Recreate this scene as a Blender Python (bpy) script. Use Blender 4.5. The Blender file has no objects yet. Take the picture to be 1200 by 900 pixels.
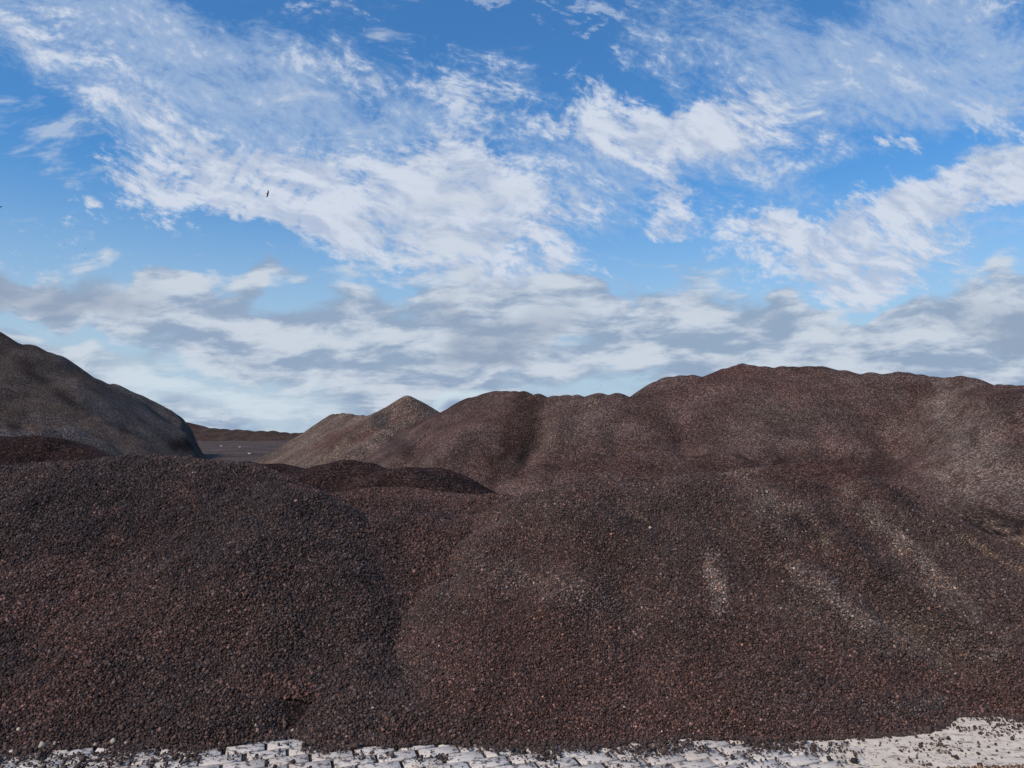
import bpy, math, numpy as np
R = math.radians
F, CX, HY, EYE = 906.0, 600.0, 510.0, 1.6      # focal length and principal point of the photograph, eye height in metres
C = bpy.context.scene.collection
rng = np.random.default_rng(7)

# ------------------------------------------------------------------ tags
def tag(o, label=None, cat=None, group=None, kind=None):
    if label: o['label'] = label
    if cat: o['category'] = cat
    if group: o['group'] = group
    if kind: o['kind'] = kind
    return o

# ------------------------------------------------------------------ noise
def _h(ix, iy, s):
    ix = ix.astype(np.int64); iy = iy.astype(np.int64)
    n = (ix * 374761393 + iy * 668265263 + s * 1274126177) & 0xffffffff
    n = ((n ^ (n >> 13)) * 1274126177) & 0xffffffff
    n = n ^ (n >> 16)
    return (n & 0xffff) / 65535.0
def vnoise(x, y, s=0):
    ix = np.floor(x); iy = np.floor(y); fx = x - ix; fy = y - iy
    fx = fx*fx*fx*(fx*(fx*6-15)+10); fy = fy*fy*fy*(fy*(fy*6-15)+10)
    a = _h(ix, iy, s); b = _h(ix+1, iy, s); c = _h(ix, iy+1, s); d = _h(ix+1, iy+1, s)
    return (a + (b-a)*fx)*(1-fy) + (c + (d-c)*fx)*fy - 0.5
def fbm(x, y, sc, oc=4, s=0, g=0.5):
    v = 0; a = 1.0; f = 1.0/sc
    for i in range(oc):
        v = v + a*vnoise(x*f + 13.7*i, y*f - 7.1*i, s+i); a *= g; f *= 2.03
    return v

# ------------------------------------------------------------------ pile shapes
def toe_interp(pts):
    p = np.array(pts, float)
    return lambda px: EYE*F/(np.interp(px, p[:, 0], p[:, 1]) - HY)
def crest_from(pts, toe, k, step):
    """pts: (px, py) of a ridge line seen in the photo; the ridge lies one slope-length behind the toe."""
    p = np.array(pts, float)
    D = (toe(p[:, 0]) + EYE/k) / (1 - (HY-p[:, 1])/F/k)
    return resample(np.stack([(p[:, 0]-CX)/F*D, D, EYE + (HY-p[:, 1])/F*D], 1), step)
def crest_at(pts, step):
    p = np.array(pts, float)                    # (px, py, distance)
    D = p[:, 2]
    return resample(np.stack([(p[:, 0]-CX)/F*D, D, EYE + (HY-p[:, 1])/F*D], 1), step)
def resample(w, step):
    if len(w) == 1: return w
    out = []
    for a, b in zip(w[:-1], w[1:]):
        n = max(1, int(np.linalg.norm(b-a)/step))
        for i in range(n): out.append(a + (b-a)*i/n)
    out.append(w[-1]); return np.array(out)

class Pile:
    def __init__(s, crest, k, r=0.25, warp=(0.2, 0.6), rough=(0.03, 0.4), seed=0, lump=0.0):
        s.c, s.k, s.r, s.warp, s.rough, s.seed, s.lump = crest, k, r, warp, rough, seed, lump
        if lump:
            t = np.arange(len(crest))
            s.c = crest.copy(); s.c[:, 2] += lump*np.random.default_rng(seed).standard_normal(len(crest))
    def h(s, x, y):
        wa, ws = s.warp
        X = x + wa*fbm(x, y, ws, 3, s.seed+11); Y = y + wa*fbm(x, y, ws, 3, s.seed+29)
        best = np.full(x.shape, -9.0)
        for c in s.c:
            d = np.sqrt((X-c[0])**2 + (Y-c[1])**2 + s.r**2) - s.r
            best = np.maximum(best, c[2] - s.k*d)
        ra, rs = s.rough
        return best + ra*fbm(x, y, rs, 5, s.seed+41, .55)

def grid_mesh(name, hf, bx, step, mat, tint, parent=None, smooth=1, bottom=-0.12):
    x0, x1, y0, y1 = bx
    nx = int((x1-x0)/step)+1; ny = int((y1-y0)/step)+1
    X, Y = np.meshgrid(np.linspace(x0, x1, nx), np.linspace(y0, y1, ny))
    Z = hf(X, Y)
    for _ in range(smooth):
        P = np.pad(Z, 1, mode='edge')
        Z = (P[:-2, 1:-1]+P[2:, 1:-1]+P[1:-1, :-2]+P[1:-1, 2:]+4*Z)/8
    keep = Z > bottom
    Zc = np.maximum(Z, bottom)
    idx = np.arange(nx*ny).reshape(ny, nx)
    q = keep[:-1, :-1] | keep[1:, :-1] | keep[:-1, 1:] | keep[1:, 1:]
    quads = np.stack([idx[:-1, :-1][q], idx[:-1, 1:][q], idx[1:, 1:][q], idx[1:, :-1][q]], 1)
    used = np.unique(quads); rem = np.full(nx*ny, -1); rem[used] = np.arange(len(used))
    co = np.stack([X.ravel()[used], Y.ravel()[used], Zc.ravel()[used]], 1)
    o = raw_mesh(name, co, rem[quads], mat, parent)
    if tint is not None: set_tint(o.data, tint(co))
    o.data.shade_smooth()
    return o, (X, Y, Z)

def raw_mesh(name, co, faces, mat, parent=None):
    me = bpy.data.meshes.new(name)
    n, k = faces.shape
    me.vertices.add(len(co)); me.vertices.foreach_set('co', co.astype(np.float32).ravel())
    me.loops.add(n*k); me.loops.foreach_set('vertex_index', faces.astype(np.int32).ravel())
    me.polygons.add(n); me.polygons.foreach_set('loop_start', np.arange(0, n*k, k, dtype=np.int32))
    me.update(calc_edges=True)
    if mat: me.materials.append(mat)
    o = bpy.data.objects.new(name, me); C.objects.link(o)
    if parent: o.parent = parent
    return o
TONE = np.array([1.03, .985, .92])
def set_tint(me, col):
    a = me.color_attributes.new('tint', 'FLOAT_COLOR', 'POINT')
    c = np.ones((len(col), 4), np.float32); c[:, :3] = np.clip(col*TONE, 0.002, 1)
    a.data.foreach_set('color', c.ravel())

# angular stones: jittered cubes
CUBE = np.array([[x, y, z] for x in (-1, 1) for y in (-1, 1) for z in (-1, 1)], float)
QF = np.array([[0, 1, 3, 2], [4, 6, 7, 5], [0, 4, 5, 1], [2, 3, 7, 6], [0, 2, 6, 4], [1, 5, 7, 3]])
VAR = [CUBE*rng.uniform(.62, 1.0, (8, 3)) for _ in range(24)]
def rand_rot(n):
    q = rng.standard_normal((n, 4)); q /= np.linalg.norm(q, axis=1)[:, None]
    w, x, y, z = q.T
    return np.stack([np.stack([1-2*(y*y+z*z), 2*(x*y-z*w), 2*(x*z+y*w)], 1),
                     np.stack([2*(x*y+z*w), 1-2*(x*x+z*z), 2*(y*z-x*w)], 1),
                     np.stack([2*(x*z-y*w), 2*(y*z+x*w), 1-2*(x*x+y*y)], 1)], 1)
def stones(name, pos, size, col, mat, parent=None):
    n = len(pos)
    v = np.array(VAR)[rng.integers(0, len(VAR), n)]
    sc = rng.uniform(.55, 1.0, (n, 1, 3)); sc[:, 0, 0] = 1.0
    v = v*sc*size[:, None, None]*0.5
    v = np.einsum('nij,nkj->nki', rand_rot(n), v) + pos[:, None, :]
    f = (QF[None] + (np.arange(n)*8)[:, None, None]).reshape(-1, 4)
    o = raw_mesh(name, v.reshape(-1, 3), f, mat, parent)
    set_tint(o.data, np.repeat(col, 8, 0))
    return o

# ------------------------------------------------------------------ materials
def newmat(name):
    m = bpy.data.materials.new(name); m.use_nodes = True
    nt = m.node_tree; nt.nodes.clear()
    return m, nt
def N(nt, t, **kw):
    n = nt.nodes.new(t)
    for k, v in kw.items(): setattr(n, k, v)
    return n
def setin(nt, n, i, v):
    if isinstance(v, bpy.types.NodeSocket): nt.links.new(v, n.inputs[i])
    elif v is not None: n.inputs[i].default_value = v
def M(nt, op, a, b=None, c=None, clamp=False):
    n = N(nt, 'ShaderNodeMath', operation=op); n.use_clamp = clamp
    setin(nt, n, 0, a); setin(nt, n, 1, b); setin(nt, n, 2, c); return n.outputs[0]
def VM(nt, op, a, b=None, s=None):
    n = N(nt, 'ShaderNodeVectorMath', operation=op)
    setin(nt, n, 0, a); setin(nt, n, 1, b)
    if s is not None: setin(nt, n, 3, s)
    return n.outputs[0]
def mixc(nt, f, a, b, bt='MIX'):
    n = N(nt, 'ShaderNodeMix', data_type='RGBA', blend_type=bt)
    setin(nt, n, 0, f); setin(nt, n, 6, a); setin(nt, n, 7, b); return n.outputs[2]
def ramp(nt, f, lo, hi, a=0.0, b=1.0, sm=True):
    n = N(nt, 'ShaderNodeMapRange', interpolation_type='SMOOTHSTEP' if sm else 'LINEAR')
    setin(nt, n, 0, f); setin(nt, n, 1, lo); setin(nt, n, 2, hi); setin(nt, n, 3, a); setin(nt, n, 4, b); return n.outputs[0]
def noise(nt, vec, sc, det=4, rough=.5, dist=0, out=0, dim='3D'):
    n = N(nt, 'ShaderNodeTexNoise'); n.noise_dimensions = dim; setin(nt, n, 'Vector', vec)
    n.inputs['Scale'].default_value = sc; n.inputs['Detail'].default_value = det
    n.inputs['Roughness'].default_value = rough; n.inputs['Distortion'].default_value = dist
    return n.outputs[out]

def gravel_mat(name, cell, bump=1.0, contrast=1.0, vary=(.8, 1.22), vsc=1.3):
    """a bed of stones: every Voronoi cell one stone with its own tone, on top of the zone's own colour"""
    m, nt = newmat(name)
    out = N(nt, 'ShaderNodeOutputMaterial'); b = N(nt, 'ShaderNodeBsdfPrincipled')
    b.inputs['Roughness'].default_value = .95; b.inputs['Specular IOR Level'].default_value = .08
    P = N(nt, 'ShaderNodeTexCoord').outputs['Object']
    Pw = VM(nt, 'ADD', P, VM(nt, 'SCALE', noise(nt, P, .6/cell, 2, out=1), s=cell*.7))
    tint = N(nt, 'ShaderNodeAttribute', attribute_name='tint').outputs['Color']
    tone = 1.0; hsum = None
    for i, (c, w) in enumerate(((cell, 1.0), (cell*.5, .5))):
        v = N(nt, 'ShaderNodeTexVoronoi', feature='F1'); nt.links.new(Pw, v.inputs['Vector']); v.inputs['Scale'].default_value = 1/c
        sep = N(nt, 'ShaderNodeSeparateColor'); nt.links.new(v.outputs['Color'], sep.inputs[0])
        r = M(nt, 'POWER', sep.outputs[0], 2.6)
        t = M(nt, 'ADD', M(nt, 'MULTIPLY', r, 1.75*contrast*w), 1-.5*contrast*w)
        edge = ramp(nt, v.outputs['Distance'], .25, .72, 1.0, .5)
        t = M(nt, 'MULTIPLY', t, edge)
        tone = t if i == 0 else M(nt, 'MULTIPLY', tone, t)
        hh = M(nt, 'MULTIPLY', M(nt, 'SUBTRACT', 1.0, v.outputs['Distance']), c*w)
        hsum = hh if i == 0 else M(nt, 'ADD', hsum, hh)
    big = ramp(nt, noise(nt, P, vsc, 8, .68), .3, .7, *vary)
    tone = M(nt, 'MULTIPLY', tone, big)
    col = VM(nt, 'SCALE', tint, s=tone)
    nt.links.new(col, b.inputs['Base Color'])
    bp = N(nt, 'ShaderNodeBump'); bp.inputs['Strength'].default_value = .9; bp.inputs['Distance'].default_value = bump
    nt.links.new(hsum, bp.inputs['Height']); nt.links.new(bp.outputs[0], b.inputs['Normal'])
    nt.links.new(b.outputs[0], out.inputs[0]); return m
def stone_mat():
    m, nt = newmat('stone_surface')
    out = N(nt, 'ShaderNodeOutputMaterial'); b = N(nt, 'ShaderNodeBsdfPrincipled')
    b.inputs['Roughness'].default_value = .85; b.inputs['Specular IOR Level'].default_value = .3
    P = N(nt, 'ShaderNodeTexCoord').outputs['Object']
    tint = N(nt, 'ShaderNodeAttribute', attribute_name='tint').outputs['Color']
    t = ramp(nt, noise(nt, P, 260, 3, .6), .3, .7, .72, 1.3)
    nt.links.new(VM(nt, 'SCALE', tint, s=t), b.inputs['Base Color'])
    nt.links.new(b.outputs[0], out.inputs[0]); return m
def flat_mat(name, col, rough=.8):
    m, nt = newmat(name)
    out = N(nt, 'ShaderNodeOutputMaterial'); b = N(nt, 'ShaderNodeBsdfPrincipled')
    P = N(nt, 'ShaderNodeTexCoord').outputs['Object']
    c = mixc(nt, noise(nt, P, 9, 4), tuple(x*.8 for x in col)+(1,), tuple(x*1.2 for x in col)+(1,))
    nt.links.new(c, b.inputs['Base Color']); b.inputs['Roughness'].default_value = rough
    nt.links.new(b.outputs[0], out.inputs[0]); return m

MAT_STONE = stone_mat()
MAT_NEAR = gravel_mat('gravel_bed', .012, 1.0)
MAT_MID = gravel_mat('gravel_bed_mid', .030, 1.0, .9, (.68, 1.36), .7)
MAT_FAR = gravel_mat('gravel_bed_far', .05, .8, .75, (.74, 1.3), .5)

# ------------------------------------------------------------------ colour zones (gravel colours, with some shade painted in)
BROWN = np.array([.075, .052, .046]); RED = np.array([.084, .049, .042]); GREY = np.array([.150, .117, .098])
DAMP_SHADE = np.array([.041, .030, .030]); PALE = np.array([.25, .195, .17]); OCHRE = np.array([.205, .145, .105])  # the darkest tone serves damp gravel and painted shade
BLUEG = np.array([.083, .074, .073]); KHAKI = np.array([.165, .124, .100])
def to_px(co):
    D = np.maximum(co[:, 1], .5)
    return CX + F*co[:, 0]/D, HY - F*(co[:, 2]-EYE)/D
def patch(px, py, cx, cy, rx, ry, rot=0, edge=.5, seed=0, nz=.8, sc=17.):
    a = R(rot); dx = px-cx; dy = py-cy
    u = (dx*math.cos(a)+dy*math.sin(a))/rx; v = (-dx*math.sin(a)+dy*math.cos(a))/ry
    d = np.sqrt(u*u+v*v) + nz*fbm(px, py, sc, 4, 90+seed)
    return np.clip((1-d)/edge, 0, 1)
def blend(c, col, w): return c*(1-w[:, None]) + np.asarray(col)[None]*w[:, None]

def zones(base, patches, wob=.3, scale=1.2, alt=RED):
    def f(co, grainy=False):
        px, py = to_px(co)
        n = fbm(co[:, 0], co[:, 1]+co[:, 2]*.7, scale, 5, 3, .6)
        c = np.repeat(np.asarray(base)[None], len(co), 0)
        c = blend(c, alt, np.clip(.35+n*1.3, 0, 1))
        c = c*(1+wob*fbm(co[:, 0], co[:, 1], scale*.35, 4, 17))[:, None]
        for i, (col, w, *g) in enumerate(patches):
            k = w*patch(px, py, *g, seed=i)
            if grainy: k = np.clip(k + rng.normal(0, .3, len(k)), 0, 1)*(k > .03)
            c = blend(c, col, k)
        return c
    return f

# ------------------------------------------------------------------ ground
def ground_tint(co):
    px, py = to_px(co)
    n = fbm(co[:, 0], co[:, 1], 2.5, 5, 5)
    c = np.repeat(np.array([.10, .075, .065])[None], len(co), 0)
    c = blend(c, (.12, .10, .10), np.clip(.5+n, 0, 1))
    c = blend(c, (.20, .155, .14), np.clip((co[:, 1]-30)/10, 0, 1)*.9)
    for i, p in enumerate(((1130, 612, 90, 14, 8), (1180, 660, 45, 16, 25), (1090, 592, 60, 8, 3))):
        c = blend(c, (OCHRE, OCHRE*1.2, KHAKI)[i], patch(px, py, *p, edge=.6, seed=i))
    return c
def ground_h(x, y):
    w = np.clip((y-5.2)/2, 0, 1)
    return w*(.05*fbm(x, y, 3.0, 4, 8) - .02) - .011 + .25*np.clip((y-35)/20, 0, 1)*np.clip(fbm(x, y*.5, 6.0, 3, 9), 0, 1)*np.clip((300-y)/50, 0, 1)
gx = np.unique(np.concatenate([-np.geomspace(90, 9000, 20)[::-1], np.arange(-89, -30, 1.0), np.arange(-30, 30.1, .25), np.geomspace(30.3, 9000, 26)]))
gy = np.unique(np.concatenate([-np.geomspace(6, 9000, 24)[::-1], np.arange(-6, 70, .25), np.arange(70, 240, 1.0), np.geomspace(241, 9000, 24)]))
X, Y = np.meshgrid(gx, gy); Z = ground_h(X, Y)
ii = np.arange(X.size).reshape(X.shape)
qq = np.stack([ii[:-1, :-1].ravel(), ii[:-1, 1:].ravel(), ii[1:, 1:].ravel(), ii[1:, :-1].ravel()], 1)
co = np.stack([X.ravel(), Y.ravel(), Z.ravel()], 1)
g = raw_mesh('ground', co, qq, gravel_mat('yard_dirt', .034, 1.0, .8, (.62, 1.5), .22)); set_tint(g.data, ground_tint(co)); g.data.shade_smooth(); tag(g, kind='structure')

# ------------------------------------------------------------------ piles
K = .64
toeF = toe_interp([(-400, 868), (0, 858), (200, 856), (330, 854), (400, 844), (450, 848), (520, 856), (620, 859), (720, 859), (800, 856),
                   (860, 846), (920, 836), (960, 833), (1040, 838), (1110, 838), (1160, 832), (1200, 827), (1500, 812)])
FRONT_PATCH_L = [(DAMP_SHADE, .95, 150, 590, 230, 75, 8, .8), (DAMP_SHADE, .75, 335, 582, 45, 14, 35, .6), (DAMP_SHADE, .6, 455, 700, 36, 120, 10, .8), (DAMP_SHADE, .7, 20, 770, 60, 40, 0, .8),  # dark patches on flank and crease paint shade as well as damp
                 (DAMP_SHADE, .5, 215, 660, 90, 30, -8, .8), (RED, .6, 80, 830, 90, 30, 0, .8), (DAMP_SHADE*1.2, .6, 350, 800, 60, 50, 0, .8), (DAMP_SHADE, .6, 460, 790, 50, 40, 0, .8)]
FRONT_PATCH_R = [(DAMP_SHADE, .8, 505, 640, 20, 60, 25, .8), (DAMP_SHADE*1.1, .8, 745, 612, 40, 26, 30, .8), (GREY, .35, 655, 690, 130, 20, 18, .9),  # first dark patch paints crease shade and damp where the piles meet
                 (PALE, .8, 838, 682, 15, 42, -14, .9, ), (PALE*.9, .75, 975, 700, 85, 18, 38, .8), (DAMP_SHADE, .9, 933, 777, 9, 8, 0, .7), (DAMP_SHADE*1.1, .8, 960, 795, 22, 7, 20, .7),
                 (GREY*1.25, .8, 1060, 640, 115, 17, 46, .8), (PALE*.8, .7, 1100, 672, 70, 10, 47, .8), (GREY*1.1, .8, 905, 590, 100, 26, 42, .9), (DAMP_SHADE*1.1, .85, 935, 612, 40, 14, 35, .8),
                 (DAMP_SHADE*1.1, .9, 1045, 578, 62, 8, 32, .8), (DAMP_SHADE*1.1, .85, 1005, 635, 110, 17, 46, .9), (OCHRE, .7, 1160, 648, 60, 6, 30, .8), (OCHRE, .6, 745, 602, 28, 4, 30, .8),  # first dark band is the second ridge's shadow, painted on the slope
                 (GREY, .6, 1060, 745, 150, 30, 14, 1.), (DAMP_SHADE*1.3, .6, 1010, 835, 70, 22, 5, .9), (RED, .5, 650, 790, 120, 50, 0, .9), (BLUEG, .7, 1100, 830, 60, 16, 8, .9)]

def pile(name, label, P, bx, step, mat, tint, smooth=1, **kw):
    o, _ = grid_mesh(name, P.h, bx, step, mat, tint, smooth=smooth, **kw)
    tag(o, label, 'gravel pile'); return o

left = Pile(np.concatenate([crest_at([(445, 765, 4.62), (490, 768, 4.66)], .1), crest_from([(-500, 560), (-250, 552), (-80, 549), (0, 548), (60, 541), (150, 535), (215, 537), (262, 545), (300, 558), (335, 578), (360, 590)], toeF, K, .12)]),
            K, .30, (.16, .9), (.065, .5), 1)
cenc = np.concatenate([crest_at([(380, 582, 7.4), (440, 575, 7.6), (500, 575, 7.5), (560, 583, 7.1), (600, 590, 6.8)], .12),
                       crest_at([(430, 600, 6.2), (520, 606, 6.2), (590, 600, 6.3)], .15)])
centre = Pile(cenc, .52, .35, (.2, .9), (.05, .6), 2)
rightc = np.concatenate([crest_from([(628, 580), (650, 574), (700, 561), (725, 556), (755, 561), (778, 570), (800, 564), (860, 552), (895, 546), (915, 550), (945, 568)], toeF, K, .1),
                         crest_from([(985, 566), (1010, 556), (1040, 570), (1082, 608), (1140, 672), (1220, 745), (1330, 800)], toeF, K, .1)])
right = Pile(rightc, K, .16, (.17, .7), (.062, .48), 3)

def relief(P, ribs):
    """ribs: low ridges and runnels down the slope, along a ground line from a to b"""
    base = P.h
    def h(x, y):
        z = base(x, y)
        for (ax, ay, bx_, by, w, a) in ribs:
            dx, dy = bx_-ax, by-ay; L = dx*dx+dy*dy
            t = np.clip(((x-ax)*dx+(y-ay)*dy)/L, 0, 1)
            d = np.hypot(x-ax-t*dx, y-ay-t*dy)
            z = z + a*np.exp(-(d/w)**2)*np.sin(np.pi*t)**.8
        return z
    P.h = h; return P
relief(right, [(1.95, 5.9, 2.8, 4.6, .15, -.13), (2.3, 5.8, 3.1, 4.6, .14, .08), (1.7, 5.8, 2.3, 4.6, .15, .09), (1.4, 5.8, 1.8, 4.5, .15, -.09), (1.1, 5.6, 1.05, 4.4, .14, .05), (.5, 5.5, .2, 4.4, .16, .05), (.8, 5.5, .65, 4.5, .13, -.04)])
relief(left, [(-1.9, 5.6, -1.5, 4.3, .2, .05), (-2.6, 5.6, -2.7, 4.3, .2, -.05), (-1.2, 5.3, -.8, 4.4, .18, .05)])

tL = zones(BROWN*.88, FRONT_PATCH_L, .25, .9); tR = zones(BROWN*1.14, FRONT_PATCH_R, .25, .9, alt=RED*1.1); tC = zones(RED*.95, FRONT_PATCH_L[2:3]+[(DAMP_SHADE, .8, 500, 598, 45, 12, 12, .8), (DAMP_SHADE, .5, 400, 590, 60, 10, 0, .8)], .25, .9)  # dark patches in the dip paint crease shade and damp
BL, BC, BR = (-7.5, 1.2, 3.4, 9), (-3.4, 1.2, 4.3, 10.5), (-2.2, 8.5, 3.4, 9)
oL = pile('gravel_pile', 'dark coarse gravel pile at the front left, spilling onto the white pavement', left, BL, .025, MAT_NEAR, tL)
oC = pile('gravel_pile', 'low reddish gravel pile filling the dip between the front left and front right piles', centre, BC, .03, MAT_NEAR, tC)
oR = pile('gravel_pile', 'broad brown gravel pile at the front right with pale streaks down its slope', right, BR, .025, MAT_NEAR, tR)

# real stones over the near piles
def surf_stones(name, own, others, bx, sp, size, tint, parent, ymax, seed):
    x0, x1, y0, y1 = bx
    r = np.random.default_rng(seed)
    nx = int((x1-x0)/sp); ny = int((min(y1, ymax)-y0)/sp)
    X, Y = np.meshgrid(x0+sp*np.arange(nx), y0+sp*np.arange(ny))
    X = (X + r.uniform(-.6, .6, X.shape)*sp).ravel(); Y = (Y + r.uniform(-.6, .6, Y.shape)*sp).ravel()
    px = CX+F*X/np.maximum(Y, .5)
    k = (px > -170) & (px < 1370); X, Y = X[k], Y[k]
    Z = own.h(X, Y)
    k = Z > -.012
    for o in others: k &= (o.h(X, Y) < Z+.02)
    X, Y, Z = X[k], Y[k], Z[k]
    # drop what faces away far behind the crest
    Zf = own.h(X, Y-.25); dz = (EYE-Z)/np.maximum(Y, 1)*.25
    k = Zf < Z + dz + .12; X, Y, Z = X[k], Y[k], Z[k]
    n = len(X)
    s = size*np.exp(r.normal(0, .33, n)); s = np.clip(s, size*.4, size*2.0)
    co = np.stack([X, Y, Z + s*r.uniform(-.05, .4, n)], 1)
    col = tint(co, True)
    px, py = to_px(co)
    v = np.exp(r.normal(-.12, .5, n)); v *= np.where(r.random(n) < .015, r.uniform(1.5, 2.4, n), 1)
    col = col*v[:, None]
    hue = r.normal(0, .11, n); col[:, 0] *= 1+hue; col[:, 2] *= 1-hue*.8
    o = stones(name, co, s, col, MAT_STONE, parent); o['kind'] = 'stuff'
    print(name, n); return o
surf_stones('surface_stones', left, [right, centre], BL, .0087, .0118, tL, oL, 8.0, 1)
surf_stones('surface_stones', centre, [right, left], BC, .0105, .013, tC, oC, 9.6, 2)
surf_stones('surface_stones', right, [left, centre], BR, .0074, .0096, tR, oR, 7.8, 3)

# mounds in the middle distance
m1 = Pile(crest_at([(-120, 520, 11.5), (-40, 514, 11.5), (20, 511, 11.5), (55, 512, 11.4), (80, 522, 11.2), (105, 535, 11)], .25), .6, .3, (.3, 1.2), (.06, .7), 21)
pile('gravel_pile', 'dark red mound at the far left, behind the front left pile', m1, (-12, -3, 7, 16), .06, MAT_MID, zones(RED*.62, [], .2))
m2 = Pile(crest_at([(262, 545, 12.5), (290, 540, 12.5), (318, 541, 12.3), (332, 549, 12.0)], .25), .55, .3, (.25, 1.1), (.05, .7), 22)
pile('gravel_pile', 'small dark round mound behind the right shoulder of the front left pile', m2, (-7, -1, 9, 16), .05, MAT_MID, zones(RED*.75, [], .2))
m3 = Pile(np.concatenate([crest_at([(355, 557, 10.6), (378, 545, 10.6), (402, 540, 10.6), (425, 544, 10.5), (440, 551, 10.4)], .2),
                          crest_at([(468, 550, 9.9), (485, 546, 9.9), (502, 547, 9.9), (518, 555, 10.1), (530, 566, 9.9)], .2)]), .55, .25, (.22, 1.0), (.05, .6), 23)
pile('gravel_pile', 'dark red twin-topped mound in the dip, in front of the conical hills', m3, (-5, 1.2, 7.5, 14), .045, MAT_MID,
     zones(RED*.85, [(DAMP_SHADE, .9, 512, 562, 26, 10, 25, .7), (DAMP_SHADE, .5, 350, 565, 20, 12, -30, .8)], .2))  # dark patches paint the shade at the mound's two ends

# the long ridge on the right
toeG = toe_interp([(430, 545), (470, 552), (540, 572), (600, 586), (700, 590), (900, 594), (1100, 599), (1200, 618), (1320, 650), (1600, 720)])
gcr = crest_from([(452, 527), (478, 508), (500, 491), (530, 478), (560, 465), (585, 459), (605, 458), (622, 461), (634, 469), (645, 464), (672, 465), (685, 469), (700, 461), (722, 460), (745, 462), (775, 446), (790, 442),
                  (818, 440), (836, 441), (860, 430), (880, 424), (903, 429), (925, 430), (965, 431), (985, 434), (1010, 436), (1022, 441), (1045, 437), (1075, 437),
                  (1105, 441), (1125, 439), (1150, 445), (1165, 449), (1200, 449), (1260, 455), (1400, 470)], toeG, .6, .3)
low = np.concatenate([crest_at([(640, 544, 18.6), (690, 532, 18.6)], .3), crest_at([(735, 531, 18.4), (790, 528, 18.2), (850, 534, 18.0)], .3),
                      crest_at([(930, 540, 17.8), (1000, 534, 17.6)], .3), crest_at([(560, 520, 22.5), (540, 545, 21)], .3)])
ridge = Pile(np.concatenate([gcr, low]), .6, .22, (.5, 2.6), (.13, 1.8), 31)
relief(ridge, [(.8, 22.2, .1, 19.3, .5, -.26), (1.35, 22, .8, 19.3, .35, .22), (-1.2, 23.0, -1.8, 20, .5, .22), (4.6, 21.0, 4.0, 18, .35, -.18), (6.5, 20.8, 5.9, 17.6, .4, .15), (9.5, 20.4, 9.1, 16.5, .35, -.22), (11.2, 19.8, 10.6, 15.5, .5, .25), (3.0, 21.3, 2.6, 18.8, .25, -.15), (-2.6, 24, -3.4, 21, .3, -.2), (7.9, 20.5, 7.4, 17.5, .25, -.12)])
tG = zones(BROWN*2.7, [(RED*1.0, .9, 605, 512, 30, 60, 28, .8), (DAMP_SHADE*1.2, .9, 615, 530, 10, 34, 25, .8), (KHAKI, .5, 660, 510, 60, 60, 0, 1.),
                        (GREY*2.3, .95, 1110, 490, 70, 90, -14, .9), (GREY*2.1, .8, 1170, 560, 80, 60, 0, .9), (RED*1.5, .8, 1070, 452, 28, 12, 12, .8), (BROWN*1.6, .8, 1180, 475, 36, 26, 20, .8), (GREY*1.4, .6, 900, 500, 120, 30, 0, 1.),
                        (RED*1.2, .7, 760, 550, 160, 22, 0, .8), (RED*1.2, .7, 980, 545, 90, 22, 10, .9), (DAMP_SHADE*1.5, .7, 470, 525, 34, 18, 0, .8), (KHAKI, .6, 500, 545, 60, 12, 15, .8), (RED, .6, 540, 480, 50, 20, -20, .9)], .25, 2.2, alt=RED*2.2)
oG = pile('gravel_pile', 'long brown gravel ridge with a bumpy crest, filling the right half behind the front piles', ridge, (-7, 20, 9, 36), .07, MAT_MID, tG)

# conical hills behind
pk = Pile(np.concatenate([crest_at([(478, 463, 34)], 1), crest_at([(452, 476, 35), (430, 486, 36), (424, 487, 37), (400, 483, 43), (388, 484, 44)], .6), crest_at([(505, 481, 34), (530, 492, 33)], .6),
                          crest_at([(455, 500, 31.5), (420, 525, 29.5)], .6)]), .66, .12, (.35, 4), (.12, 2.5), 41)
tH = zones(KHAKI*1.75, [(RED*2.6, 1, 395, 512, 80, 9, -28, .7), (RED*2.4, .9, 440, 505, 70, 7, -25, .7), (BLUEG*1.1, .9, 447, 493, 16, 12, -20, .7), (RED*1.4, .8, 500, 500, 40, 14, -20, .8), (PALE*.7, .8, 415, 528, 50, 4, -25, .7)], .2, 3, alt=GREY*1.25)
pile('gravel_pile', 'khaki pair of conical hills with red bands, in the gap left of the long ridge', pk, (-26, 3, 24, 58), .12, MAT_FAR, tH)

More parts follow.
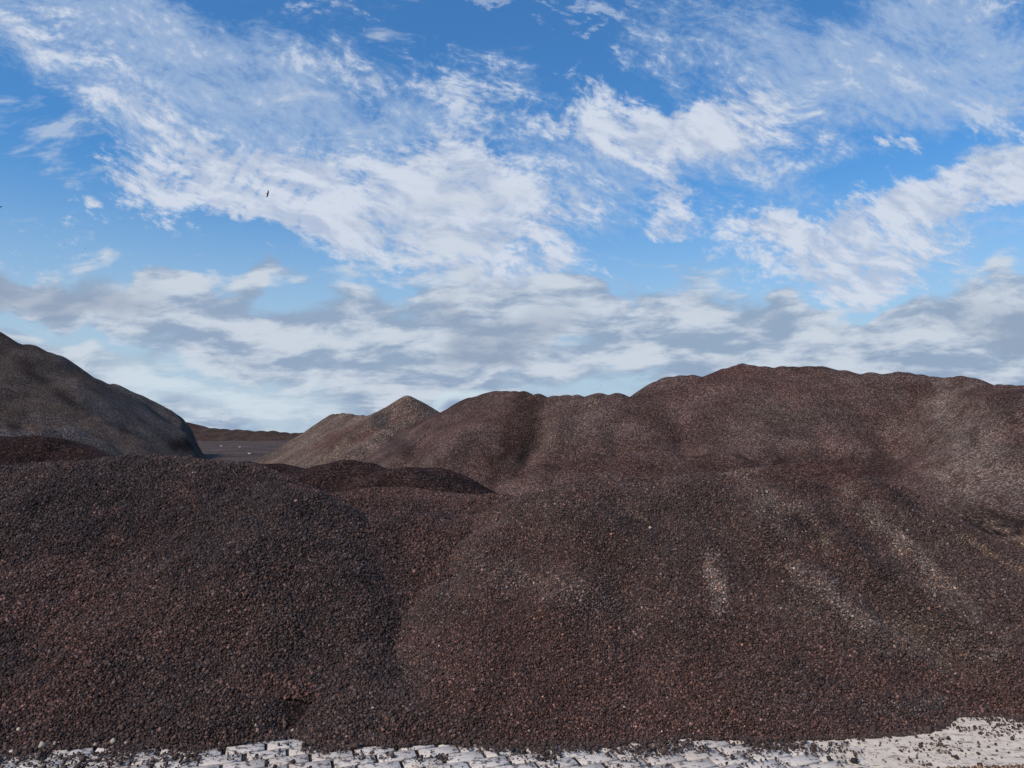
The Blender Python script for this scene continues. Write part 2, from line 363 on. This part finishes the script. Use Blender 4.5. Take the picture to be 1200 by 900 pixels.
# dark hill on the left
lf = Pile(np.concatenate([crest_at([(-420, 330, 44), (-200, 350, 46), (-60, 372, 48), (0, 387, 49), (14, 396, 49.5), (35, 399, 50), (52, 408, 51), (85, 432, 53), (118, 447, 55), (133, 449, 56), (150, 459, 57), (180, 479, 60), (212, 495, 60)], .8),
                          crest_at([(-60, 440, 42), (60, 470, 43), (140, 500, 43)], .8), crest_at([(-20, 503, 30), (30, 503, 31), (62, 500, 32)], .6)]), .70, .4, (.9, 6), (.36, 2.4), 51)
lf0 = lf.h
def cut_h(x, y):
    z = lf0(x, y); xc = (233-CX)/F*y + .8*fbm(x, y, 5, 4, 66) + .4*fbm(x, y, 1.2, 3, 67)
    return np.minimum(z, 2.2*(xc-x) + .3*fbm(x, y, 1.5, 4, 68))
lf.h = cut_h
tI = zones(BLUEG*2.1, [(DAMP_SHADE*.6, .95, 212, 521, 22, 13, -15, .5), (DAMP_SHADE*.8, .7, 150, 508, 16, 8, 40, .8), (KHAKI*1.15, .95, 40, 502, 28, 7, 8, .5), (DAMP_SHADE, .8, 15, 500, 20, 8, 10, .7), (KHAKI*.8, .5, 100, 440, 60, 20, 38, .9),  # first dark patch paints the deep shade on the cut face
                        (DAMP_SHADE, .6, 80, 470, 50, 8, 35, .8), (DAMP_SHADE, .6, 30, 430, 50, 8, 30, .8)], .3, 4, alt=GREY*1.05)
pile('gravel_hill', 'tall dark grey hill of fine gravel rising at the left edge', lf, (-75, -12, 20, 84), .22, MAT_FAR, tI)['category'] = 'gravel hill'
bund = Pile(crest_at([(60, 484, 230), (190, 489, 230), (215, 494, 230), (240, 501, 228), (262, 502, 226), (300, 505, 225), (345, 507, 224), (420, 507, 226), (520, 505, 230)], 3.0), .35, 1.2, (3, 12), (.5, 6), 61)
pile('earth_bank', 'low brown earth bank closing the far end of the yard', bund, (-170, 0, 200, 260), .7, MAT_FAR, zones(KHAKI*.8, [], .3, 5, alt=RED*1.6))['category'] = 'earth bank'
berm = Pile(np.concatenate([crest_at([(1078, 596, 12.8), (1130, 591, 12.6), (1170, 600, 12.2), (1230, 622, 11.4)], .2), crest_at([(1150, 640, 9.6), (1200, 652, 9.2), (1280, 670, 8.8)], .2)]), .38, .3, (.3, .9), (.10, .8), 71)
pile('sand_bank', 'low ochre sand bank at the right edge, just behind the front right pile', berm, (4, 12, 7, 16), .05, MAT_MID,
     zones(OCHRE*1.7, [(DAMP_SHADE, .9, 1110, 608, 60, 7, 10, .6), (BROWN, .8, 1160, 632, 60, 9, 20, .7), (OCHRE*2.0, .8, 1175, 620, 30, 5, 10, .7)], .3, .9, alt=BROWN))['category'] = 'sand bank'

# white lumps on the yard floor
for i, (px, py, w, lab) in enumerate(((259, 523, .34, 'white lump on the yard floor, nearest the dark hill'), (281, 524, .28, 'middle white lump on the yard floor, between two others'), (292, 532, .24, 'pale lump on the yard floor, the closest to the viewer of three'))):
    D = EYE*F/(py-HY); rr = np.random.default_rng(i)
    import bmesh
    bm = bmesh.new(); bmesh.ops.create_icosphere(bm, subdivisions=2, radius=1)
    for v in bm.verts: v.co = v.co*(1+rr.uniform(-.18, .18)); v.co.x *= w*.5; v.co.y *= w*.35; v.co.z *= w*.26
    me = bpy.data.meshes.new('pale_rock'); bm.to_mesh(me); bm.free(); me.materials.append(bpy.data.materials.get('pale_stone') or flat_mat('pale_stone', (.62, .62, .60)))
    o = bpy.data.objects.new('pale_rock', me); C.objects.link(o); o.location = ((px-CX)/F*D, D, .03)
    tag(o, lab, 'rock', 'white lumps on the yard floor')

# ------------------------------------------------------------------ pavement: painted pavers
def pavers():
    A = R(17); ca, sa = math.cos(A), math.sin(A)
    L, W, gp = .21, .105, .010
    vs, cols = [], []
    r = np.random.default_rng(4)
    for j in range(-30, 70):
        for i in range(-45, 45):
            u = (i + (.5 if j % 2 else 0) + r.uniform(-.02, .02))*L; v = j*W
            hx, hy = L/2-gp*r.uniform(.5, 1.2), W/2-gp*r.uniform(.4, 1.1)
            cxw, cyw = u*ca - v*sa, u*sa + v*ca + .2
            if not (-6.5 < cxw < 7 and -.5 < cyw < 5.2): continue
            z = r.uniform(-.002, .002); tx, ty = r.uniform(-.006, .006, 2)
            for (s, zz) in ((1.0, -.05), (1.0, -.005), (.93, 0.0)):
                for (a, b) in ((-1, -1), (1, -1), (1, 1), (-1, 1)):
                    uu = a*(hx*(1 if s == 1 else 1-.005/hx)); vv = b*(hy*(1 if s == 1 else 1-.005/hy))
                    vs.append((cxw+uu*ca-vv*sa, cyw+uu*sa+vv*ca, zz+z+tx*uu+ty*vv))
                    cols.append((r.random() if False else z*250+.5,)*3)
    n = len(vs)//12
    f = [[8, 9, 10, 11]]
    for k in (0, 4):
        for a in range(4): f.append([k+a, k+(a+1) % 4, k+4+(a+1) % 4, k+4+a])
    f = (np.array(f)[None] + (np.arange(n)*12)[:, None, None]).reshape(-1, 4)
    m, nt = newmat('worn_white_paint')
    out = N(nt, 'ShaderNodeOutputMaterial'); b = N(nt, 'ShaderNodeBsdfPrincipled'); b.inputs['Roughness'].default_value = .7
    P = N(nt, 'ShaderNodeTexCoord').outputs['Object']
    t = N(nt, 'ShaderNodeAttribute', attribute_name='tint').outputs['Fac']
    paint = mixc(nt, noise(nt, P, 5, 5, .6), (.54, .48, .40, 1), (.76, .70, .61, 1))
    dusty = mixc(nt, ramp(nt, noise(nt, P, 2.3, 6, .65), .45, .68, 0, .7), paint, (.47, .38, .30, 1))
    wear = ramp(nt, M(nt, 'ADD', noise(nt, P, 26, 8, .72), M(nt, 'MULTIPLY', t, .05)), .535, .62)
    c = mixc(nt, wear, dusty, (.11, .095, .085, 1))
    nt.links.new(c, b.inputs['Base Color'])
    bp = N(nt, 'ShaderNodeBump'); bp.inputs['Strength'].default_value = .3; bp.inputs['Distance'].default_value = .003
    nt.links.new(noise(nt, P, 60, 6, .7), bp.inputs['Height']); nt.links.new(bp.outputs[0], b.inputs['Normal'])
    nt.links.new(b.outputs[0], out.inputs[0])
    o = raw_mesh('pavement', np.array(vs), f, m); set_tint(o.data, np.array(cols)); return tag(o, kind='structure')
pavers()

# pale sandy concrete over the pavers on the right
def sand_h(x, y):
    e = np.clip((x-1.3+1.1*fbm(x, y, .5, 4, 77)+(4.0-y)*.25)/.6, 0, 1)
    return -.012 + .017*e*(1+.3*fbm(x, y, .12, 4, 78)) + .004*fbm(x, y, .05, 3, 79)
def sand_mat():
    m, nt = newmat('cream_crust')
    out = N(nt, 'ShaderNodeOutputMaterial'); b = N(nt, 'ShaderNodeBsdfPrincipled'); b.inputs['Roughness'].default_value = .85
    P = N(nt, 'ShaderNodeTexCoord').outputs['Object']
    c = mixc(nt, noise(nt, P, 4, 6, .65), (.60, .50, .36, 1), (.84, .75, .61, 1))
    Pr = N(nt, 'ShaderNodeMapping'); Pr.inputs['Rotation'].default_value = (0, 0, R(25)); Pr.inputs['Scale'].default_value = (5, 16, 1); nt.links.new(P, Pr.inputs[0])
    w = M(nt, 'MAXIMUM', ramp(nt, noise(nt, Pr.outputs[0], 1.6, 8, .72), .54, .62), M(nt, 'MULTIPLY', ramp(nt, noise(nt, P, 22, 7, .75), .53, .62), .7))
    c = mixc(nt, w, c, (.24, .17, .12, 1)); nt.links.new(c, b.inputs['Base Color'])
    bp = N(nt, 'ShaderNodeBump'); bp.inputs['Strength'].default_value = .9; bp.inputs['Distance'].default_value = .006
    nt.links.new(noise(nt, P, 30, 7, .7), bp.inputs['Height']); nt.links.new(bp.outputs[0], b.inputs['Normal'])
    nt.links.new(b.outputs[0], out.inputs[0]); return m
so, _ = grid_mesh('sand', sand_h, (.2, 7, 1.5, 5.0), .012, sand_mat(), None, bottom=-.008); tag(so, kind='structure')

# loose stones strayed onto the pavement
def strays():
    r = np.random.default_rng(12)
    n = 42000
    tx = np.linspace(-3.4, 3.9, 240); ty = np.linspace(3.0, 5.2, 260); TX, TY = np.meshgrid(tx, ty)
    H = np.maximum(np.maximum(left.h(TX, TY), right.h(TX, TY)), centre.h(TX, TY))
    toe_y = ty[np.argmax(H > 0, axis=0)]
    x = r.uniform(-3.3, 3.8, n); back = r.exponential(.10, n) - .07
    D = np.interp(x, tx, toe_y) - back
    cl = fbm(x, D, .18, 4, 55)
    k = (r.random(n) < np.clip(.28+cl*1.8, 0.02, 1)) | (back < .02)
    # extra pebbles at bottom right
    n2 = 2600; x2 = r.uniform(1.2, 3.0, n2); y2 = 3.66 - r.exponential(.06, n2) + .02*np.sin(x2*3) + (x2-1.2)*.04
    x, D = np.concatenate([x[k], x2]), np.concatenate([D[k], y2])
    s = .0075*np.exp(r.normal(0, .45, len(x)))
    co = np.stack([x, D, .006+s*.3], 1)
    col = np.repeat(BROWN[None]*.9, len(x), 0); col[-n2:] = r.choice(np.array([[.2, .14, .08], [.3, .26, .2], [.09, .06, .05]]), n2)
    col *= np.exp(r.normal(0, .4, len(x)))[:, None]
    o = stones('loose_gravel', co, s, col, MAT_STONE); tag(o, 'dark crumbs of gravel strayed over the white pavement edge', kind='stuff')
strays()
# a few larger pale stones near the toe
def pale_stones():
    r = np.random.default_rng(5)
    spots = [(22, 857, .030), (49, 877, .05), (64, 874, .035), (133, 872, .04), (112, 875, .028), (343, 858, .028), (437, 832, .025), (732, 831, .028), (812, 862, .022), (147, 873, .025), (762, 620, .03), (620, 858, .02), (300, 852, .022), (14, 884, .035)]
    for i, (px, py, s) in enumerate(spots):
        P = left if px < 500 else right
        D = np.linspace(3.4, 8, 2500); z = np.maximum(P.h((px-CX)/F*D, D), 0); ray = EYE-(py-HY)/F*D
        j = np.argmax(z > ray); x, y, zz = (px-CX)/F*D[j], D[j], z[j]
        o = stones('pale_stone', np.zeros((1, 3)), np.array([s*.7]), np.array([[.42, .38, .30]])*r.uniform(.8, 1.25), MAT_STONE)
        o.location = (x, y, zz+s*.3)
        if px < 500: lab = 'cream pebble lying on the foot of the front left gravel pile'
        else: lab = 'pale pebble lying on the slope of the front right gravel pile'
        tag(o, lab, 'pebble', 'pale pebbles on the left pile' if px < 500 else 'pale pebbles on the right pile')
pale_stones()

# ------------------------------------------------------------------ birds
MAT_BIRD = flat_mat('dark_feathers', (.02, .02, .022))
def bird_mesh(name, span, flap):
    s = span/2; bm = []
    # body rings along x (beak to tail), one closed loft, wings are swept closed slabs joined into it
    prof = [(.42, .01), (.36, .035), (.28, .06), (.12, .085), (-.08, .08), (-.24, .045), (-.34, .03), (-.52, .07)]
    V, Fc = [], []
    for i, (x, r_) in enumerate(prof):
        fl = .25 if i == len(prof)-1 else 1
        for a in range(8): V.append((x*s, r_*math.cos(a*math.pi/4)*s, r_*fl*math.sin(a*math.pi/4)*s))
    for i in range(len(prof)-1):
        for a in range(8): Fc.append((i*8+a, i*8+(a+1) % 8, i*8+8+(a+1) % 8, i*8+8+a))
    for sd in (-1, 1):
        st = [(.04, .22, -.16, 0), (.40, .26, -.10, .5), (.75, .10, -.14, .75), (1.0, -.16, -.24, .6)]
        b = len(V)
        for (t, le, te, z) in st:
            for (x, dz) in ((le, 0), ((le+te)/2, .02), (te, 0), ((le+te)/2, -.012)): V.append((x*s, sd*t*s, (z*flap+dz)*s))
        for i in range(3):
            for a in range(4): Fc.append((b+i*4+a, b+i*4+(a+1) % 4, b+i*4+4+(a+1) % 4, b+i*4+4+a))
        Fc.append((b+12, b+13, b+14, b+15))
    me = bpy.data.meshes.new(name); me.from_pydata(V, [], Fc); me.update(); me.materials.append(MAT_BIRD); return me
for (px, py, D, span, rot, lab, fl) in ((313.5, 227, 60, .60, (R(-75), R(15), R(10)), 'dark soaring bird seen edge-on against the large white cloud', .25),
                                   (-2, 243, 55, .9, (R(10), R(-8), R(75)), 'dark bird cut by the left edge of the picture, below the wispy cloud', .3),
                                   (100, 291, 160, .6, (R(10), 0, R(40)), 'tiny bird speck over the low clouds at the left', .3),
                                   (704, 452, 150, .6, (R(10), 0, R(60)), 'tiny bird speck just above the saddle of the long ridge', .3),
                                   (428, 461, 160, .6, (R(10), 0, R(90)), 'tiny bird speck left of the conical hill top', .3)):
    o = bpy.data.objects.new('bird', bird_mesh('bird', span, fl)); C.objects.link(o)
    o.location = ((px-CX)/F*D, D, EYE+(HY-py)/F*D); o.rotation_euler = rot
    tag(o, lab, 'bird', 'birds in the sky')

# ------------------------------------------------------------------ sky with clouds
SUN_EL, SUN_AZ = 42, -128          # azimuth from +Y, negative = left
w = bpy.data.worlds.new('World'); bpy.context.scene.world = w; w.use_nodes = True
nt = w.node_tree; nt.nodes.clear()
STR = .12
out = N(nt, 'ShaderNodeOutputWorld'); bg = N(nt, 'ShaderNodeBackground'); bg.inputs[1].default_value = STR
sky = N(nt, 'ShaderNodeTexSky', sky_type='NISHITA'); sky.sun_disc = False; sky.sun_elevation = R(SUN_EL); sky.sun_rotation = R(SUN_AZ)
sky.air_density = 1.3; sky.dust_density = .4; sky.ozone_density = 3.0; sky.altitude = 0
dirv = N(nt, 'ShaderNodeTexCoord').outputs['Generated']
sp = N(nt, 'ShaderNodeSeparateXYZ'); nt.links.new(dirv, sp.inputs[0]); dx, dy, dz = sp.outputs
yy = M(nt, 'MAXIMUM', M(nt, 'ABSOLUTE', dy), .12)
U = M(nt, 'MULTIPLY_ADD', M(nt, 'DIVIDE', dx, yy), F/100, CX/100)
V = M(nt, 'MULTIPLY_ADD', M(nt, 'DIVIDE', dz, yy), -F/100, HY/100)
cb = N(nt, 'ShaderNodeCombineXYZ'); nt.links.new(U, cb.inputs[0]); nt.links.new(V, cb.inputs[1]); S = cb.outputs[0]
def noise2(nt, *a, **k): return noise(nt, *a, dim='2D', **k)
def centred(vec, sc, det, amt, rough=.55):
    n = noise2(nt, vec, sc, det, rough, out=1)
    return VM(nt, 'MULTIPLY', VM(nt, 'SUBTRACT', n, (.5, .5, .5)), (amt, amt, 0))
SW = VM(nt, 'ADD', S, VM(nt, 'ADD', centred(S, .7, 2, 1.2), centred(S, 2.6, 3, .22)))
SD = VM(nt, 'ADD', S, centred(S, .6, 2, .5))
CHAIN = [None]
def blobs(lst, vec):
    """sum of soft ellipses (centre, radii, rotation, weight) in sky coordinates; each waits for the one before so few values are live at once"""
    tot = None
    for (cx, cy, rx, ry, rot, wt) in lst:
        v = vec
        if CHAIN[0] is not None:
            n = N(nt, 'ShaderNodeVectorMath', operation='MULTIPLY_ADD'); nt.links.new(CHAIN[0], n.inputs[0]); n.inputs[1].default_value = (1e-6, 1e-6, 0); nt.links.new(vec, n.inputs[2]); v = n.outputs[0]
        mp = N(nt, 'ShaderNodeMapping', vector_type='TEXTURE'); nt.links.new(v, mp.inputs[0])
        mp.inputs['Location'].default_value = (cx/100, cy/100, 0); mp.inputs['Rotation'].default_value = (0, 0, R(rot)); mp.inputs['Scale'].default_value = (rx/100, ry/100, 1)
        g = N(nt, 'ShaderNodeTexGradient', gradient_type='SPHERICAL'); nt.links.new(mp.outputs[0], g.inputs[0])
        sm = ramp(nt, g.outputs['Fac'], 0, .8)
        tot = M(nt, 'MULTIPLY', sm, wt) if tot is None else M(nt, 'MULTIPLY_ADD', sm, wt, tot)
        CHAIN[0] = tot
    return tot
def mapv(vec, rot, sc):
    mp = N(nt, 'ShaderNodeMapping', vector_type='POINT'); nt.links.new(vec, mp.inputs[0])
    mp.inputs['Rotation'].default_value = (0, 0, R(-rot)); r1 = mp.outputs[0]
    return VM(nt, 'MULTIPLY', r1, (sc[0], sc[1], 1))
SOFT = [(800, 190, 260, 110, -5, .35), (1060, 270, 260, 90, -8, .2), (950, 50, 330, 90, 0, .3), (1150, 60, 200, 120, 0, .25), (120, 60, 260, 130, 35, .3), (330, 170, 330, 130, 22, .4), (560, 220, 300, 130, 12, .3), (1080, 280, 260, 80, -8, .3), (60, 20, 230, 110, 35, .55), (230, 110, 330, 130, 35, .55), (420, 110, 200, 80, 22, .45), (1000, 60, 330, 110, 5, .45), (1130, 110, 110, 70, 0, .4), (900, 160, 260, 90, -5, .4), (640, 140, 220, 90, 15, .35)]
BRIGHT = [(20, 20, 110, 60, 35, .5), (520, 260, 200, 60, 16, .5), (630, 275, 90, 30, 15, .5), (215, 195, 130, 95, 25, .9), (330, 215, 200, 70, 30, .8), (470, 245, 280, 115, 15, 1.3), (590, 275, 190, 75, 18, 1.2), (520, 310, 200, 60, 12, .9), (600, 130, 190, 40, 12, .5),
          (600, 200, 170, 60, 12, .55), (740, 140, 150, 60, 25, .7), (850, 160, 190, 65, -8, 1.1), (775, 240, 75, 55, 45, .9), (790, 278, 80, 22, 15, .8), (690, 62, 75, 14, -35, .45), (1065, 155, 45, 18, 5, 1.3),
          (930, 270, 130, 40, -10, .8), (990, 315, 150, 55, -5, 1.15), (1110, 235, 220, 65, -12, 1.25), (1200, 205, 110, 50, -8, .9), (93, 255, 30, 16, 25, 1.2), (65, 245, 14, 10, 0, 1.0), (120, 205, 70, 14, 25, .5), (70, 65, 120, 60, 40, .35),
          (150, 110, 120, 60, 40, .4), (430, 90, 120, 30, 15, .35), (640, 310, 60, 30, 0, .5), (55, 275, 110, 18, 18, .45)]
HOLES = [(330, 290, 170, 40, 20, .9), (790, 300, 90, 60, 0, .5), (500, 130, 150, 25, 18, .35), (60, 190, 130, 50, 25, .5), (1010, 190, 140, 30, 0, .6), (640, 40, 200, 60, 5, .5), (450, 355, 90, 22, 0, .5)]
mS, mB, mH = blobs(SOFT, SW), blobs(BRIGHT, SW), blobs(HOLES, SW)
# streaky detail running down to the right
st = mapv(SD, 24, (.6, 1.35)); n1 = noise2(nt, st, 1.0, 7, .6)
n2 = noise2(nt, mapv(SD, 18, (.6, 1.5)), 2.7, 6, .6)
n3 = noise2(nt, mapv(SD, 20, (.9, 1.5)), 8.5, 4, .65)
det = M(nt, 'ADD', M(nt, 'ADD', M(nt, 'MULTIPLY', n1, .42), M(nt, 'MULTIPLY', n2, .33)), M(nt, 'MULTIPLY', n3, .25))
det = ramp(nt, det, .38, .62, sm=False)
# ripples in the high cloud
wv = N(nt, 'ShaderNodeTexWave', wave_type='BANDS', bands_direction='X'); nt.links.new(mapv(SD, 32, (1, 1)), wv.inputs[0]); wv.inputs['Scale'].default_value = 1.5; wv.inputs['Distortion'].default_value = 3.0; wv.inputs['Detail'].default_value = 3; wv.inputs['Detail Scale'].default_value = 1.2
rip = M(nt, 'MULTIPLY', M(nt, 'SUBTRACT', wv.outputs['Fac'], .5), blobs([(305, 222, 100, 60, 20, .6)], S))
det2 = M(nt, 'ADD', det, rip)
aB = ramp(nt, M(nt, 'SUBTRACT', M(nt, 'MULTIPLY_ADD', det2, 1.5, M(nt, 'MINIMUM', mB, 1.3)), M(nt, 'MULTIPLY', mH, .5)), .95, 2.05, 0, .94)
aS = ramp(nt, M(nt, 'SUBTRACT', M(nt, 'MULTIPLY_ADD', det, .8, M(nt, 'MINIMUM', mS, .8)), M(nt, 'MULTIPLY', mH, .6)), .38, 1.4, 0, .68)
# low strata: cloud sheet seen at a grazing angle
zz = M(nt, 'ADD', M(nt, 'MAXIMUM', dz, 0), .17)
cp = N(nt, 'ShaderNodeCombineXYZ'); nt.links.new(M(nt, 'DIVIDE', dx, zz), cp.inputs[0]); nt.links.new(M(nt, 'DIVIDE', dy, zz), cp.inputs[1]); PL = cp.outputs[0]
PLW = VM(nt, 'ADD', PL, centred(PL, .8, 2, .35))
l1 = noise2(nt, PLW, 1.1, 6, .58); l2 = noise2(nt, VM(nt, 'ADD', PLW, (7, 3, 1)), 2.6, 5, .62)
l3 = noise2(nt, mapv(SD, -3, (.6, 2.0)), 1.8, 7, .6)
LOWB = [(230, 470, 260, 30, 8, .3), (690, 360, 90, 25, 0, .5), (330, 455, 420, 45, 6, .35), (1150, 430, 250, 40, 0, .4), (420, 420, 160, 30, 8, .4), (60, 345, 260, 60, 3, 1.1), (250, 335, 140, 26, 0, .8), (380, 345, 120, 25, 10, .3), (560, 375, 260, 60, -3, .9), (730, 385, 250, 60, 0, .9), (900, 385, 240, 50, -3, .9), (1150, 385, 300, 75, -8, 1.2), (830, 335, 70, 28, -10, .5), (300, 400, 300, 60, 6, .6), (640, 340, 120, 25, 0, .4)]
LOWH = [(230, 440, 260, 22, 14, .5), (60, 405, 100, 18, 10, .3), (1040, 340, 130, 16, -16, .8), (470, 345, 120, 16, 4, .35), (545, 465, 60, 14, 0, .2)]
band = M(nt, 'ADD', ramp(nt, V, 3.4, 4.3, 0, .66), M(nt, 'SUBTRACT', blobs(LOWB, SW), blobs(LOWH, SW)))
aL = ramp(nt, M(nt, 'MULTIPLY_ADD', ramp(nt, M(nt, 'MULTIPLY_ADD', l1, .55, M(nt, 'MULTIPLY', l3, .45)), .36, .64, sm=False), 1.0, band), .62, 1.3, 0, .96)
# colours: (values divided by the background strength)
def cc(r, g, b):
    f = lambda c: ((c/255+.055)/1.055)**2.4 if c > 10 else c/255/12.92
    return (f(r)/STR, f(g)/STR, f(b)/STR, 1)
skyc = N(nt, 'ShaderNodeHueSaturation'); nt.links.new(sky.outputs[0], skyc.inputs['Color']); skyc.inputs['Saturation'].default_value = 1.0
SKY_GAIN = 1.0
skyc.inputs['Value'].default_value = SKY_GAIN
c = mixc(nt, 1.0, skyc.outputs[0], (.38, .78, 1.14, 1), 'MULTIPLY')
c = mixc(nt, ramp(nt, dz, .33, .03, 0, .95), c, cc(178, 200, 219))
c = mixc(nt, aS, c, cc(175, 195, 222))
c = mixc(nt, aB, c, mixc(nt, ramp(nt, n2, .38, .62), cc(182, 195, 218), cc(211, 219, 233)))
lowc = mixc(nt, ramp(nt, M(nt, 'MULTIPLY_ADD', l3, .55, M(nt, 'MULTIPLY', l2, .45)), .41, .60), cc(146, 166, 192), cc(203, 212, 224))
lowc = mixc(nt, ramp(nt, M(nt, 'ADD', blobs([(40, 345, 240, 50, 0, 1), (600, 390, 200, 50, 0, .9), (1180, 385, 200, 50, 0, .6)], SW), M(nt, 'SUBTRACT', l1, .5)), .2, 1.0, 0, .6), lowc, cc(146, 160, 182))
lowc = mixc(nt, blobs([(260, 462, 260, 45, 10, .7), (545, 468, 70, 20, 0, .8)], SW), lowc, cc(205, 222, 232))
c = mixc(nt, aL, c, lowc)
c = mixc(nt, ramp(nt, dz, -.02, -.12), c, cc(60, 50, 48))
nt.links.new(c, bg.inputs[0]); nt.links.new(bg.outputs[0], out.inputs[0])
w.cycles.sampling_method = 'MANUAL'; w.cycles.sample_map_resolution = 512

sun = bpy.data.lights.new('sun', 'SUN'); sun.energy = 3.1; sun.angle = R(14); sun.color = (1, .84, .70)
so = bpy.data.objects.new('sun', sun); C.objects.link(so)
so.rotation_euler = (R(90-SUN_EL), 0, R(-SUN_AZ+180))

# ------------------------------------------------------------------ camera
cam = bpy.data.cameras.new('camera'); co_ = bpy.data.objects.new('camera', cam); C.objects.link(co_)
cam.sensor_width = 36; cam.lens = F/1200*36; cam.shift_y = (HY-450)/1200; cam.clip_end = 20000; cam.clip_start = .05
co_.location = (0, 0, EYE); co_.rotation_euler = (R(90), 0, 0)
S_ = bpy.context.scene; S_.camera = co_
S_.view_settings.view_transform = 'Standard'; S_.view_settings.look = 'None'; S_.view_settings.gamma = 1; S_.view_settings.exposure = 0
S_.cycles.max_bounces = 4; S_.cycles.diffuse_bounces = 2; S_.cycles.glossy_bounces = 1; S_.cycles.caustics_reflective = False
